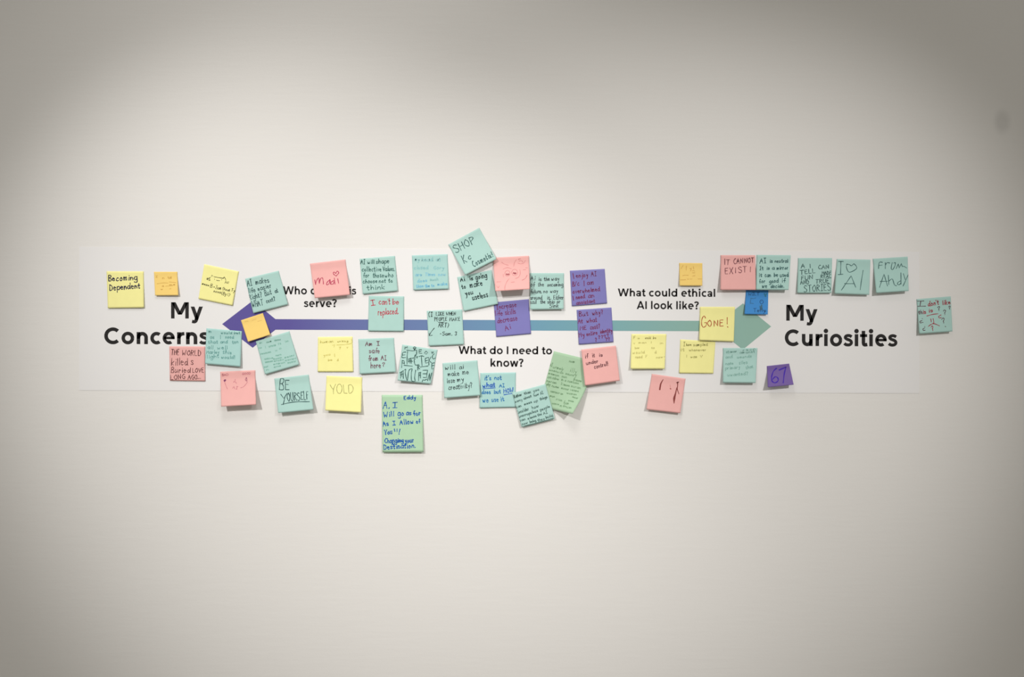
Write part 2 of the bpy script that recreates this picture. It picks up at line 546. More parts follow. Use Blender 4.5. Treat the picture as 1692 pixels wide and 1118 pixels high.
def note(label, color, fr, corners, lift, wfr=None, ink=(60, 70, 70), w=1.2, lines=(), strokes=(), base=0.0012, lr=1.0, curl=0.0,
         flatv=0.20, power=1.12, wave=0.35, zfun=None, bend=None):
    """corners TL TR BR BL in frame coordinates; lift = how far the lower edge stands off (mm); lr = right/left lift ratio"""
    global seed
    seed += 1
    rng = random.Random(seed * 7 + 3)
    q = [P(fr, *c) for c in corners]
    lift *= 0.0014
    ph = rng.uniform(0, 6.28)

    def uv2px(u, v):
        x = (q[0][0] * (1 - u) + q[1][0] * u) * (1 - v) + (q[3][0] * (1 - u) + q[2][0] * u) * v
        y = (q[0][1] * (1 - u) + q[1][1] * u) * (1 - v) + (q[3][1] * (1 - u) + q[2][1] * u) * v
        if bend:
            bx, by = bend(u, v)
            x += bx
            y += by
        return x, y

    def off(u, v):
        if zfun: return base + zfun(u, v) * 0.001
        t = max(0.0, (v - flatv) / (1 - flatv))
        z = lift * t ** power * ((1 - u) * 2 / (1 + lr) + u * 2 * lr / (1 + lr))
        z += curl * 0.001 * t * (2 * u - 1) ** 2
        z += wave * 0.001 * t * (0.5 + 0.5 * math.sin(u * 5.2 + ph)) * min(1, lift / 0.003)
        return base + max(0, z)

    def px2uv(x, y):
        u = v = 0.5
        for _ in range(6):
            fx, fy = uv2px(u, v)
            ex, ey = x - fx, y - fy
            d = 1e-3
            ax, ay = uv2px(u + d, v)
            bx, by = uv2px(u, v + d)
            ax, ay, bx, by = (ax - fx) / d, (ay - fy) / d, (bx - fx) / d, (by - fy) / d
            det = ax * by - ay * bx
            u += (ex * by - ey * bx) / det
            v += (ax * ey - ay * ex) / det
        return u, v

    n = 22
    front, back, fs = [], [], []
    for j in range(n + 1):
        for i in range(n + 1):
            u, v = i / n, j / n
            p = W(*uv2px(u, v), off(u, v))
            front.append(p)
            back.append(Vector((p.x, p.y + 0.00018, p.z)))
    N, w1 = len(front), n + 1
    for j in range(n):
        for i in range(n):
            a = j * w1 + i
            fs.append((a, a + w1, a + w1 + 1, a + 1))
            fs.append((N + a, N + a + 1, N + a + w1 + 1, N + a + w1))
    nf = len(fs)
    for i in range(n):
        fs.append((i, i + 1, N + i + 1, N + i))
        a = n * w1 + i
        fs.append((a + 1, a, N + a, N + a + 1))
        a = i * w1
        fs.append((a + w1, a, N + a, N + a + w1))
        a = i * w1 + n
        fs.append((a, a + w1, N + a + w1, N + a))
    org = W(*uv2px(0.5, 0.5), base)
    o = link('sticky_note', [p - org for p in front + back], fs, PAPER[color])
    o.data.polygons.foreach_set('use_smooth', [True] * nf + [False] * (len(fs) - nf))
    o.location = org
    tag(o, label, 'sticky note', GROUP)
    # writing
    wfr = wfr or fr
    runs = []
    for l in lines:
        text, x0, y0, x1, y1, cap = l[:6]
        opt = l[6] if len(l) > 6 else {}
        a, c = P(opt.get('fr', wfr), x0, y0)
        e, f = P(opt.get('fr', wfr), x1, y1)
        for s in write(text, a, c, e, f, cap / FR[opt.get('fr', wfr)][2], rng):
            runs.append((s, [opt.get('w', w)], opt.get('ink', ink)))
    for s in strokes:
        opt = {}
        if isinstance(s, tuple): s, opt = s
        pts = [P(opt.get('fr', wfr), *p) for p in s]
        pts = pts if opt.get('straight') else spl(pts, 5)
        ww = opt.get('w', w)
        runs.append((pts, ww if isinstance(ww, list) else [ww], opt.get('ink', ink)))
    if runs:
        mats, vv, ff, fm = [], [], [], []
        for pts, ww, ic in runs:
            m = ink_mat(ic)
            if m not in mats: mats.append(m)
            mi = mats.index(m)
            # resample so the ink follows the paper
            rs = [pts[0]]
            for k in range(1, len(pts)):
                a, c = pts[k - 1], pts[k]
                m_ = max(1, int(math.hypot(c[0] - a[0], c[1] - a[1]) / 2.5))
                for t in range(1, m_ + 1):
                    rs.append((a[0] + (c[0] - a[0]) * t / m_, a[1] + (c[1] - a[1]) * t / m_))
            st = len(vv)
            L = len(rs)
            for k in range(L):
                a, c = rs[max(0, k - 1)], rs[min(L - 1, k + 1)]
                dx, dy = c[0] - a[0], c[1] - a[1]
                l = math.hypot(dx, dy) or 1
                f = k / max(1, L - 1) * (len(ww) - 1)
                k0 = min(int(f), len(ww) - 1)
                k1 = min(k0 + 1, len(ww) - 1)
                hw = (ww[k0] + (ww[k1] - ww[k0]) * (f - k0)) * 0.46
                if len(ww) == 1: hw *= 0.9 + 0.2 * math.sin(k * 0.9 + st)
                ex = 0.0
                if k == 0: ex = -hw * 0.6
                if k == L - 1: ex = hw * 0.6
                for sgn in (-1, 1):
                    x, y = rs[k][0] - sgn * dy / l * hw + dx / l * ex, rs[k][1] + sgn * dx / l * hw + dy / l * ex
                    u, v = px2uv(x, y)
                    u, v = min(1, max(0, u)), min(1, max(0, v))
                    vv.append(W(*uv2px(u, v), off(u, v) + 0.00016) - org)
            for k in range(L - 1):
                a = st + 2 * k
                ff.append((a, a + 1, a + 3, a + 2))
                fm.append(mi)
        h_ = link('handwriting', vv, ff, mats, None, fm)
        h_.parent = o
    return o


def circ(cx, cy, rx, ry, a0=0, a1=360, n=12):
    return [(cx + rx * math.cos(math.radians(a0 + (a1 - a0) * i / n)), cy + ry * math.sin(math.radians(a0 + (a1 - a0) * i / n))) for i in range(n + 1)]


ST = {'straight': 1}
# ---- left end
note('yellow sticky note with dark blue writing "Becoming Dependent", leftmost of all', 'yellow', 'R1',
     [(162, 298), (543, 299), (545, 671), (175, 677)], 1.8, ink=(34, 34, 62), w=1.7, lr=1.4,
     lines=[('Becoming', 184, 398, 484, 386, 58), ('Dependent', 196, 494, 512, 470, 58)])
note('small orange sticky note with faint pencil lines above the heading "My Concerns"', 'orange', 'R1',
     [(648, 303), (888, 303), (898, 545), (660, 547)], 3.2, 'Z1', ink=(212, 168, 84), w=0.9, lr=1.3,
     lines=[('z', 85, 265, 125, 262, 60), ('n', 205, 290, 250, 288, 45), ('tat', 315, 288, 385, 278, 45), ('a', 200, 435, 235, 435, 38),
            ('me', 340, 412, 455, 405, 34), ('w', 180, 495, 225, 492, 34)],
     strokes=[[(105, 378), (220, 362), (310, 365)], [(330, 345), (460, 358)], [(265, 425), (400, 412)], [(340, 475), (365, 470)]])
note('tilted yellow sticky note with a typed-looking cat face and a formula in pen', 'yellow', 'R1',
     [(1165, 225), (1520, 300), (1455, 650), (1105, 580)], 1.2, 'Z1', ink=(66, 64, 40), w=0.95,
     lines=[('meow', 945, 392, 1080, 428, 40), ('B', 1095, 440, 1142, 450, 62), ('x', 1162, 445, 1180, 450, 30),
            ('Zum', 1195, 470, 1305, 490, 62), ('(h', 1325, 492, 1385, 505, 52), ('cat', 1390, 508, 1470, 518, 42),
            ('Ty', 1485, 515, 1560, 535, 50), ('ncos', 1165, 535, 1300, 560, 46), ('(By', 1305, 580, 1400, 598, 62), ('!)', 1412, 600, 1470, 612, 52)],
     strokes=[[(1100, 312), (1072, 318), (1088, 290), (1074, 272), (1105, 262)], ([(1115, 245), (1130, 215), (1155, 245)], ST),
              ([(1175, 250), (1340, 278), (1362, 255)], {'straight': 1, 'w': 1.3}), [(1362, 255), (1385, 300), (1385, 345), (1368, 370)],
              [(1178, 288), (1182, 298)], [(1308, 300), (1315, 309)], [(1215, 310), (1230, 323), (1245, 316), (1260, 325), (1275, 317)],
              [(1395, 350), (1450, 345)], [(1400, 365), (1440, 370)], [(1030, 290), (1070, 277)], [(1032, 302), (1066, 292)], [(1040, 268), (1052, 308)]])
note('tilted teal sticky note "AI makes life easier" above the purple arrowhead', 'teal', 'R2',
     [(528, 250), (872, 168), (968, 515), (612, 605)], 2.4, ink=(48, 76, 76), w=1.25,
     lines=[('AI', 556, 326, 608, 316, 62), ('makes', 640, 310, 780, 285, 55), ('life', 566, 400, 640, 385, 52), ('easier', 662, 375, 802, 338, 48),
            ('Right?', 576, 468, 706, 435, 52), ('But', 735, 425, 806, 408, 52), ('at', 838, 398, 872, 388, 45), ('WHAT', 604, 545, 720, 520, 58),
            ('cost?', 748, 502, 842, 472, 45)])
note('pink sticky note with a red-inked name, the i dotted by a heart', 'pink', 'R2',
     [(1193, 95), (1558, 52), (1605, 416), (1243, 450)], 8, ink=(168, 62, 86), w=1.5, lr=0.9,
     strokes=[[(1243, 262), (1252, 310), (1252, 298), (1268, 258), (1285, 245), (1290, 300), (1300, 255), (1318, 240), (1328, 262), (1332, 305)],
              [(1398, 258), (1368, 290), (1365, 312), (1390, 300), (1400, 258), (1404, 305)], [(1442, 268), (1412, 285), (1410, 305), (1430, 305), (1442, 280)],
              [(1443, 242), (1450, 305)], [(1478, 250), (1488, 298)],
              [(1462, 222), (1440, 207), (1432, 190), (1445, 182), (1458, 195), (1470, 175), (1485, 178), (1486, 196), (1462, 222)]])
note('small tilted orange sticky note stuck on the purple arrowhead', 'orange', 'R2',
     [(485, 677), (710, 602), (787, 825), (558, 898)], 3.5, ink=(225, 185, 105), w=0.8,
     strokes=[[(525, 692), (545, 686), (560, 688)], [(600, 678), (640, 662)], [(655, 688), (700, 676)]])
note('pink sticky note "THE WORLD killed" under the word Concerns', 'pink', 'R3',
     [(122, 260), (490, 262), (490, 618), (128, 612)], 0.9, ink=(92, 54, 54), w=1.25,
     lines=[('THE', 140, 346, 225, 350, 55), ('WORLD', 255, 354, 452, 358, 54), ('killed', 144, 456, 318, 452, 72), ('s', 345, 450, 376, 448, 75),
            ('Buried', 142, 530, 345, 530, 54), ('LOVE', 362, 530, 480, 528, 44), ('LONG', 138, 604, 290, 592, 48), ('AGO', 318, 600, 412, 598, 48), ('...', 415, 594, 450, 592, 40)])
note('teal sticky note with faint blue-green handwriting covering the s of Concerns', 'aqua', 'R3',
     [(503, 75), (868, 105), (852, 470), (490, 440)], 4, 'Z2', ink=(104, 158, 152), w=1.1, base=0.0017, lr=1.2,
     lines=[('m', 100, 95, 160, 100, 45), ('would', 310, 118, 500, 120, 46), ('bet', 530, 120, 640, 122, 46), ('as', 125, 195, 200, 195, 55), ('|', 288, 202, 320, 200, 62),
            ('need', 385, 195, 530, 197, 55), ('that', 95, 278, 262, 278, 58), ('and', 300, 275, 425, 275, 55), ('ten', 505, 285, 605, 275, 62), ('all', 85, 372, 182, 376, 62),
            ('well', 250, 378, 425, 376, 62), ('Marley', 65, 455, 285, 450, 58), ('this', 340, 450, 495, 465, 62), ('light', 72, 535, 285, 520, 62), ('would!', 315, 537, 550, 537, 55)],
     strokes=[[(390, 375), (402, 410)]])
note('tilted teal sticky note filled with very faint pencil lines under the arrow shaft', 'teal', 'R3',
     [(1010, 210), (1355, 105), (1455, 450), (1105, 550)], 3, 'Z2', ink=(136, 186, 170), w=1.0,
     lines=[('m', 965, 285, 1020, 272, 36), ('uwm', 1080, 270, 1175, 252, 38), ('snew', 1215, 240, 1330, 222, 36), ('im', 1400, 265, 1465, 245, 36), ('no', 950, 372, 1005, 360, 38),
            ('|', 1060, 362, 1080, 355, 45), ('urecm', 1120, 345, 1245, 318, 40), ('rs', 1285, 305, 1335, 290, 48), ('u', 1235, 410, 1270, 398, 34), ('o', 1300, 380, 1345, 365, 40),
            ('rmusuen', 980, 470, 1160, 432, 34), ('nurn', 1240, 495, 1335, 478, 34), ('usu', 1050, 555, 1120, 540, 36), ('ne', 1130, 545, 1200, 530, 36),
            ('mucnin', 1200, 555, 1345, 528, 32), ('menmr', 1390, 530, 1560, 490, 36), ('unmusn', 1060, 608, 1190, 585, 32), ('erumn', 1210, 592, 1380, 560, 34),
            ('mensrr', 1400, 580, 1595, 540, 36), ('nur', 1045, 692, 1115, 672, 34), ('mnmun', 1200, 645, 1400, 610, 36), ('suenr', 1440, 620, 1585, 590, 36),
            ('n', 1080, 740, 1130, 730, 32), ('mrne', 1210, 690, 1330, 665, 30)])
note('pink sticky note with a faint pencil smile between two arrows, below the left arrowhead', 'pink', 'R3',
     [(645, 520), (1005, 505), (1012, 860), (655, 880)], 12.5, 'Y1', ink=(205, 128, 136), w=1.0, lr=1.05, power=1.2,
     lines=[('BAD', 160, 210, 305, 198, 48), ('GOOD', 595, 185, 785, 168, 42), ('AI', 390, 482, 500, 500, 60)],
     strokes=[([(198, 312), (215, 290), (238, 300), (205, 330), (218, 302)], {'ink': (118, 62, 96), 'w': 1.6}), [(215, 345), (240, 420), (272, 490)],
              [(442, 280), (440, 312)], [(408, 348), (430, 322), (470, 372)], [(408, 330), (418, 350)], [(560, 465), (620, 445), (680, 380), (705, 335)],
              ([(662, 292), (685, 240), (697, 318), (670, 302)], {'ink': (160, 90, 110), 'w': 1.1})])
note('teal sticky note "BE YOURSELF" underlined in black pen', 'teal', 'R3',
     [(1200, 590), (1553, 550), (1602, 910), (1240, 945)], 8.5, ink=(46, 74, 74), w=1.4,
     lines=[('BE', 1252, 704, 1370, 702, 105), ('OURSELF', 1338, 828, 1560, 800, 82)],
     strokes=[([(1266, 752), (1298, 795), (1330, 745)], ST), [(1312, 770), (1292, 858)], [(1272, 858), (1400, 832), (1562, 828)]])
# ---- left of centre, below the arrow
note('yellow sticky note with faint pencil writing left of "Am I safe from AI here?"', 'yellow', 'R4',
     [(530, 165), (885, 160), (892, 522), (528, 522)], 1.1, 'Y2', ink=(214, 200, 112), w=1.0,
     lines=[('human', 140, 322, 470, 300, 62), ('writing', 560, 300, 830, 292, 45), ('7', 450, 430, 520, 412, 50), ('y', 605, 445, 660, 435, 50), ('v', 785, 450, 832, 448, 60),
            ('you', 220, 650, 400, 612, 58), ('|', 480, 655, 520, 652, 72), ('be', 330, 762, 440, 757, 55), ('d', 550, 762, 592, 757, 50)],
     strokes=[[(540, 368), (740, 358), (900, 335)], [(900, 230), (925, 280), (900, 325)]])
note('teal sticky note "Am I safe from AI here?" below the arrow', 'teal', 'R4',
     [(945, 185), (1310, 172), (1328, 525), (958, 545)], 3.6, ink=(104, 66, 78), w=1.35,
     lines=[('Am', 1022, 255, 1092, 255, 44), ('I', 1135, 253, 1172, 251, 40), ('safe', 1055, 330, 1168, 328, 52), ('from', 1048, 410, 1152, 405, 52), ('AI', 1182, 402, 1238, 400, 45),
            ('here', 1075, 486, 1180, 480, 58), ('?', 1190, 472, 1220, 470, 45)])
note('yellow sticky note with "YOLO" in pencil', 'yellow', 'R4',
     [(618, 562), (985, 578), (972, 940), (605, 918)], 5.5, ink=(168, 166, 104), w=1.15, lr=0.85, curl=1.2,
     strokes=[[(655, 655), (675, 690), (690, 700)], [(712, 648), (690, 700), (690, 750)], circ(750, 696, 27, 48, 20, 385), ([(790, 655), (798, 740), (830, 742)], ST),
              [(843, 660), (850, 740), (880, 728), (892, 690), (872, 655), (843, 660)]])
note('teal sticky note crammed with scattered block letters', 'teal', 'R6',
     [(362, 50), (688, 98), (625, 415), (318, 382)], 5, 'Z3', ink=(52, 82, 76), w=1.45, lr=0.45,
     strokes=[([(265, 230), (272, 175), (290, 200), (325, 168), (320, 205)], ST), [(460, 200), (490, 180), (520, 195), (500, 225), (465, 215), (460, 200)], [(475, 225), (490, 250), (505, 220)],
              ([(310, 255), (440, 272), (540, 255), (535, 345), (495, 375)], ST), ([(650, 245), (595, 243), (595, 325), (660, 330)], ST), [(598, 285), (640, 283)],
              ([(755, 280), (715, 320), (755, 350), (795, 310), (755, 280)], ST), ([(885, 300), (930, 295), (890, 335), (885, 300)], ST), [(940, 340), (905, 380), (905, 440), (935, 455), (965, 435)],
              [(290, 300), (220, 310), (205, 370), (200, 425), (285, 425)], [(210, 370), (270, 362)], [(328, 285), (318, 400), (315, 580)], [(360, 450), (355, 530)], [(398, 435), (410, 560)],
              [(350, 460), (420, 440)], [(345, 515), (440, 515)], [(370, 490), (425, 485)], [(370, 545), (380, 555)], [(440, 440), (490, 430)], [(495, 370), (505, 425)], [(485, 400), (530, 375)],
              [(505, 460), (480, 470), (490, 560), (520, 600), (590, 585)], [(540, 400), (545, 440), (555, 400)], [(590, 405), (650, 385), (710, 405)], [(645, 390), (662, 620)],
              ([(800, 425), (735, 445), (740, 555), (800, 540)], ST), [(740, 500), (790, 490)], [(820, 420), (820, 600)], ([(870, 410), (825, 490), (875, 545)], ST), [(560, 600), (565, 720)],
              [(560, 605), (600, 615), (575, 655), (610, 690)], [(620, 645), (800, 620)], [(205, 490), (190, 660)], [(205, 495), (250, 510), (250, 575)], [(215, 550), (250, 560)],
              [(245, 605), (440, 625)], ([(950, 545), (890, 560), (885, 690), (930, 680)], ST), [(890, 615), (945, 605)], [(150, 775), (235, 725)], [(165, 770), (165, 905)], [(225, 740), (230, 910)],
              [(160, 830), (235, 800)], [(192, 760), (195, 870)],
              [(255, 715), (285, 700), (275, 790), (320, 960), (345, 780), (370, 710), (430, 685), (415, 780), (415, 930), (435, 970), (500, 970), (490, 880), (515, 715)],
              [(590, 770), (580, 960)], [(625, 760), (625, 900)], [(585, 780), (640, 770)], [(590, 835), (630, 830)], ([(680, 720), (790, 715), (775, 800), (765, 890), (690, 885)], ST),
              [(680, 800), (775, 800)], ([(665, 985), (680, 940), (720, 950), (770, 925)], ST), ([(790, 960), (835, 780), (840, 965), (885, 780)], ST)])
note('tall green sticky note in blue marker "A. I Will go as far"', 'green', 'R6',
     [(172, 515), (548, 515), (557, 1043), (180, 1046)], 3.2, 'Y5', ink=(32, 86, 158), w=1.7, lr=1.5,
     lines=[('Eddy', 435, 152, 640, 140, 62), ('A.', 92, 305, 205, 300, 120), ('I', 245, 292, 345, 285, 90), ('Will', 92, 452, 275, 428, 88), ('go', 330, 425, 440, 415, 92), ('as', 470, 410, 560, 405, 78),
            ('for', 592, 428, 722, 405, 85), ('As', 90, 600, 185, 578, 82), ('I', 245, 580, 305, 575, 62), ('Allow', 370, 578, 605, 550, 82), ('of', 640, 552, 712, 540, 62),
            ('You', 105, 742, 245, 725, 85), ('Changing', 108, 880, 430, 865, 78), ('your', 450, 880, 605, 860, 80), ('Destination.', 95, 988, 635, 955, 82)],
     strokes=[[(270, 640), (278, 685)], [(315, 640), (315, 690)], [(365, 645), (350, 705)], [(348, 725), (350, 735)], [(225, 905), (245, 882), (252, 912), (278, 885)], [(290, 870), (420, 845)]])
note('teal sticky note "will ai make me lose my creativity?"', 'teal', 'R6',
     [(733, 222), (1055, 195), (1082, 520), (750, 545)], 5.8, ink=(56, 70, 70), w=1.25,
     lines=[('will', 758, 284, 855, 278, 42), ('ai', 890, 276, 932, 272, 36), ('make', 784, 340, 892, 334, 44), ('me', 918, 326, 980, 320, 46), ('lose', 775, 405, 852, 400, 44), ('my', 872, 396, 935, 388, 44),
            ('creativity?', 790, 468, 1012, 448, 50)])
# ---- centre, above the arrow
note('teal sticky note "AI will shape collective values" left of the pale blue one', 'teal', 'R5',
     [(585, 170), (948, 140), (977, 500), (618, 533)], 2.2, ink=(56, 94, 88), w=1.25,
     lines=[('AI', 598, 226, 645, 224, 50), ('will', 668, 222, 738, 220, 42), ('shape', 755, 220, 892, 214, 48), ('collective', 610, 300, 812, 298, 48), ('Values,', 825, 296, 948, 292, 48),
            ('for', 622, 362, 688, 360, 45), ('those', 722, 362, 838, 360, 48), ('who', 845, 360, 935, 358, 45), ('choose', 620, 420, 770, 415, 42), ('not to', 785, 415, 928, 412, 40),
            ('think', 665, 492, 850, 480, 50)])
note('aqua sticky note with pale blue marker barely readable, left of the "SHOP" note', 'aqua', 'R5',
     [(1122, 135), (1488, 122), (1500, 480), (1138, 492)], 2.0, 'Y3', ink=(146, 198, 198), w=1.5,
     lines=[('my', 160, 310, 275, 315, 85), ('head', 330, 322, 610, 312, 90), ('at', 680, 315, 800, 312, 90), ('closed', 135, 522, 495, 512, 92), ('Gory', 615, 515, 885, 520, 85),
            ('are', 170, 685, 335, 682, 75, {'ink': (138, 196, 214)}), ('Times', 410, 682, 660, 672, 75, {'ink': (138, 196, 214)}), ('now', 740, 682, 930, 672, 75, {'ink': (142, 196, 210)}),
            ('does', 220, 842, 470, 820, 75, {'ink': (134, 194, 210)}), ('such', 530, 800, 740, 788, 65, {'ink': (146, 194, 192)}), ('then', 195, 972, 380, 960, 80, {'ink': (130, 192, 214)}),
            ('the to', 415, 962, 640, 945, 70, {'ink': (126, 190, 214)}), ('make', 720, 918, 965, 905, 70, {'ink': (126, 190, 214)})])
note("teal sticky note \"I can't be replaced.\" in red, over the arrow shaft", 'teal', 'R5',
     [(680, 550), (1042, 555), (1037, 915), (672, 912)], 1.8, ink=(172, 58, 74), w=1.4,
     lines=[('I', 705, 652, 762, 642, 58), ("can't", 785, 640, 905, 636, 60), ('be', 925, 636, 992, 636, 56), ('replaced.', 775, 748, 988, 736, 66)])
note('strongly tilted teal sticky note "SHOP Kc Cosmetix!", highest of all', 'teal', 'R7',
     [(377, 210), (695, 38), (872, 360), (550, 525)], 7.5, ink=(54, 86, 84), w=1.45, base=0.0013,
     lines=[('SHOP', 455, 298, 662, 192, 82), ('K', 543, 402, 578, 384, 82), ('c', 588, 366, 622, 350, 66), ('Cosmetix!', 640, 440, 842, 330, 58)])
note('teal sticky note "Ai is going to make you useless" below the "SHOP" note', 'teal', 'R7',
     [(468, 545), (822, 470), (888, 820), (535, 895)], 2.6, ink=(32, 48, 48), w=1.55,
     lines=[('Ai', 508, 590, 552, 582, 40), ('is', 598, 576, 636, 570, 42), ('going', 660, 568, 780, 545, 50), ('to', 520, 666, 562, 656, 44), ('make', 602, 652, 735, 625, 56), ('you', 556, 735, 640, 712, 48),
            ('useless', 628, 778, 790, 745, 56)])
note('pink sticky note with a faint doodled face with two eyes, curling off the wall', 'pink', 'R7',
     [(835, 345), (1205, 325), (1212, 668), (860, 690)], 16, 'Z4', ink=(214, 142, 140), w=1.0, base=0.0030, power=1.25,
     strokes=[[(300, 285), (360, 330), (480, 370)], [(340, 470), (450, 430), (560, 462)], circ(455, 580, 68, 72, -150, 200), circ(645, 558, 76, 82, -200, 150), [(620, 400), (640, 300), (690, 220)],
              ([(740, 215), (800, 195)], {'ink': (196, 118, 116)}), [(730, 310), (800, 332), (880, 310), (930, 240)], [(760, 260), (820, 240), (860, 290)], [(780, 480), (792, 580), (750, 680), (660, 720)],
              [(340, 600), (352, 680)], [(500, 720), (440, 800), (390, 920), (385, 1030)], [(930, 435), (990, 435)], [(870, 490), (940, 485)], ([(840, 760), (920, 720), (975, 630)], {'ink': (202, 126, 126)}),
              [(170, 810), (280, 800)], [(170, 910), (210, 960), (240, 910)], [(550, 820), (640, 810)],
              ([(425, 600), (455, 612), (490, 605)], {'w': 2.8, 'ink': (172, 98, 102)}), ([(618, 572), (648, 582), (680, 578)], {'w': 3.2, 'ink': (160, 84, 92)})])
note('teal sticky note "Ai is the way" right of the doodled pink face', 'teal', 'S2',
     [(96, 130), (447, 130), (442, 500), (102, 505)], 4.2, ink=(72, 84, 84), w=1.25, curl=0.5,
     lines=[('Ai', 108, 205, 155, 206, 42), ('is', 185, 210, 220, 210, 38), ('the', 245, 210, 302, 208, 40), ('way', 320, 208, 402, 204, 40), ('of', 104, 266, 150, 266, 44), ('the', 182, 265, 245, 264, 40),
            ('oncoming', 276, 268, 442, 264, 40), ('future,', 106, 336, 222, 335, 40), ('no way', 238, 335, 388, 330, 38), ('around', 98, 402, 225, 400, 40), ('it.', 275, 402, 318, 400, 38), ('Either', 342, 402, 446, 398, 42),
            ('sail', 98, 446, 168, 444, 38), ('the', 205, 442, 258, 440, 38), ('ship or', 278, 442, 412, 438, 38), ('Sink', 300, 485, 396, 480, 38)])
note('teal sticky note "(I LIKE WHEN PEOPLE MAKE ART)" over the arrow shaft', 'teal', 'R8',
     [(95, 145), (458, 130), (475, 490), (115, 505)], 2.6, ink=(52, 66, 64), w=1.25,
     lines=[('(I', 112, 205, 160, 205, 48), ('LIKE', 190, 192, 275, 190, 35), ('WHEN', 295, 192, 395, 188, 33), ('PEOPLE', 175, 250, 305, 246, 38), ('MAKE', 330, 250, 438, 244, 34), ('ART)', 215, 314, 322, 314, 42),
            ('-Sam, 3', 230, 396, 405, 394, 36)],
     strokes=[[(172, 322), (140, 360), (118, 400)], ([(118, 372), (118, 402), (150, 395)], ST), [(212, 265), (268, 263)]])
note('purple sticky note "Increase life skills decrease Ai" over the middle of the arrow', 'purple', 'R8',
     [(780, 58), (1140, 25), (1165, 380), (808, 412)], 0.9, ink=(112, 50, 88), w=1.3, base=0.0011,
     lines=[('Increase', 812, 132, 1020, 102, 52), ('life', 795, 196, 878, 188, 50), ('skills', 900, 186, 1012, 172, 56), ('decrease', 822, 272, 1028, 240, 56), ('Ai', 905, 348, 965, 328, 52)])
# ---- centre, below the question
note("teal sticky note in blue pen \"it's not what AI does\"", 'aqua', 'S1',
     [(83, 338), (438, 332), (432, 680), (75, 688)], 1.4, ink=(46, 120, 180), w=1.45, base=0.0011,
     lines=[("it's", 125, 410, 195, 408, 48), ('not', 225, 408, 300, 405, 48), ('what', 108, 484, 235, 474, 45, {'ink': (34, 84, 168), 'w': 1.8}), ('AI', 275, 482, 330, 478, 32), ('does', 98, 548, 188, 545, 38),
            ('but', 222, 546, 290, 540, 42), ('HOW', 318, 542, 420, 526, 44, {'ink': (34, 84, 168)}), ('we', 108, 632, 170, 628, 46), ('use', 198, 626, 268, 622, 46), ('it', 288, 622, 330, 614, 46)],
     strokes=[([(108, 496), (232, 486)], {'ink': (34, 84, 168)}), ([(318, 556), (412, 540)], {'ink': (34, 84, 168)})])
gz = lambda u, v: 26 * max(0.0, (v - .18) / .82) ** 1.6 * max(0.0, (u - .36) / .64) ** 1.15 + 0.6 * v * math.sin(u * 4)
note('tall tilted pale green sticky note curling off the wall, covered in tiny faint writing', 'sage', 'S1',
     [(818, 120), (1200, 212), (1002, 746), (664, 672)], 20, 'Z5', ink=(118, 152, 116), w=0.9, base=0.0011, zfun=gz,
     bend=lambda u, v: (7.0 * math.sin(math.pi * min(1, v)) * (max(0.0, u) ** 1.5), 0),
     lines=[('nom', 435, 240, 515, 255, 36), ('AI', 160, 300, 195, 308, 48), ('urmel', 205, 325, 330, 355, 40), ('y', 325, 355, 355, 362, 48), ('illy', 440, 378, 545, 405, 60),
            ('wnenu', 150, 362, 290, 395, 34), ('un', 300, 398, 350, 410, 34), ('saurn', 380, 415, 500, 445, 34), ('y', 510, 445, 540, 452, 70), ('memun', 140, 412, 290, 448, 34), ('nun', 330, 455, 400, 470, 34), ('fraune', 490, 500, 610, 525, 36),
            ('atabe', 125, 465, 290, 500, 34), ('in a', 320, 500, 390, 518, 34), ('cumlumn', 410, 520, 570, 558, 36), ('neram', 115, 520, 260, 552, 34), ('k', 318, 565, 345, 572, 42), ('amuns', 350, 570, 440, 590, 32), ('suran', 460, 590, 600, 625, 34),
            ('why', 110, 570, 165, 580, 40), ('nuem', 185, 590, 290, 615, 34), ('mucur', 320, 620, 430, 645, 34), ('vesme', 450, 645, 570, 668, 32), ('umnsur', 170, 665, 300, 695, 32), ('an', 310, 700, 345, 708, 32), ('wumen', 400, 690, 540, 715, 32),
            ('mun', 160, 730, 230, 745, 32), ('rvun', 250, 780, 330, 800, 38), ('nuur', 480, 745, 560, 765, 30), ('fum', 350, 830, 430, 845, 44), ('onum', 420, 795, 500, 812, 30), ('unnvs', 190, 835, 290, 855, 30), ('mfnum', 300, 870, 470, 905, 36)])
note('tilted teal sticky note "Rather than you worry" overlapping the curled green note', 'teal', 'S1',
     [(400, 539), (733, 448), (828, 795), (495, 880)], 1.8, 'Y4', ink=(74, 100, 94), w=1.1, base=0.0034,
     lines=[('Rather', 146, 336, 338, 272, 70), ('than', 400, 250, 560, 205, 65), ('you', 620, 190, 770, 132, 60), ('worry', 172, 452, 350, 390, 58), ('about', 385, 372, 580, 300, 62), ('how', 640, 300, 762, 255, 64),
            ('AI', 805, 250, 872, 225, 75), ('can', 195, 590, 330, 538, 58), ('mess', 400, 512, 590, 445, 58), ('up', 640, 448, 730, 412, 62), ('things', 785, 388, 968, 330, 66), ('Consider', 215, 732, 515, 625, 78), ('how', 595, 608, 762, 548, 74),
            ('unscrupulous', 262, 822, 738, 660, 64), ('people', 795, 655, 1032, 555, 66), ('can', 280, 915, 430, 868, 60), ('misuse', 485, 862, 700, 790, 58), ('the', 730, 780, 832, 748, 62), ('AI', 880, 738, 972, 705, 66),
            ('now', 345, 1005, 490, 955, 60), ('being', 535, 950, 690, 905, 66), ('they', 730, 910, 900, 865, 66), ('build.', 930, 842, 1122, 780, 66)],
     strokes=[([(400, 1022), (700, 942), (900, 888), (1110, 825)], {'w': 1.3})])
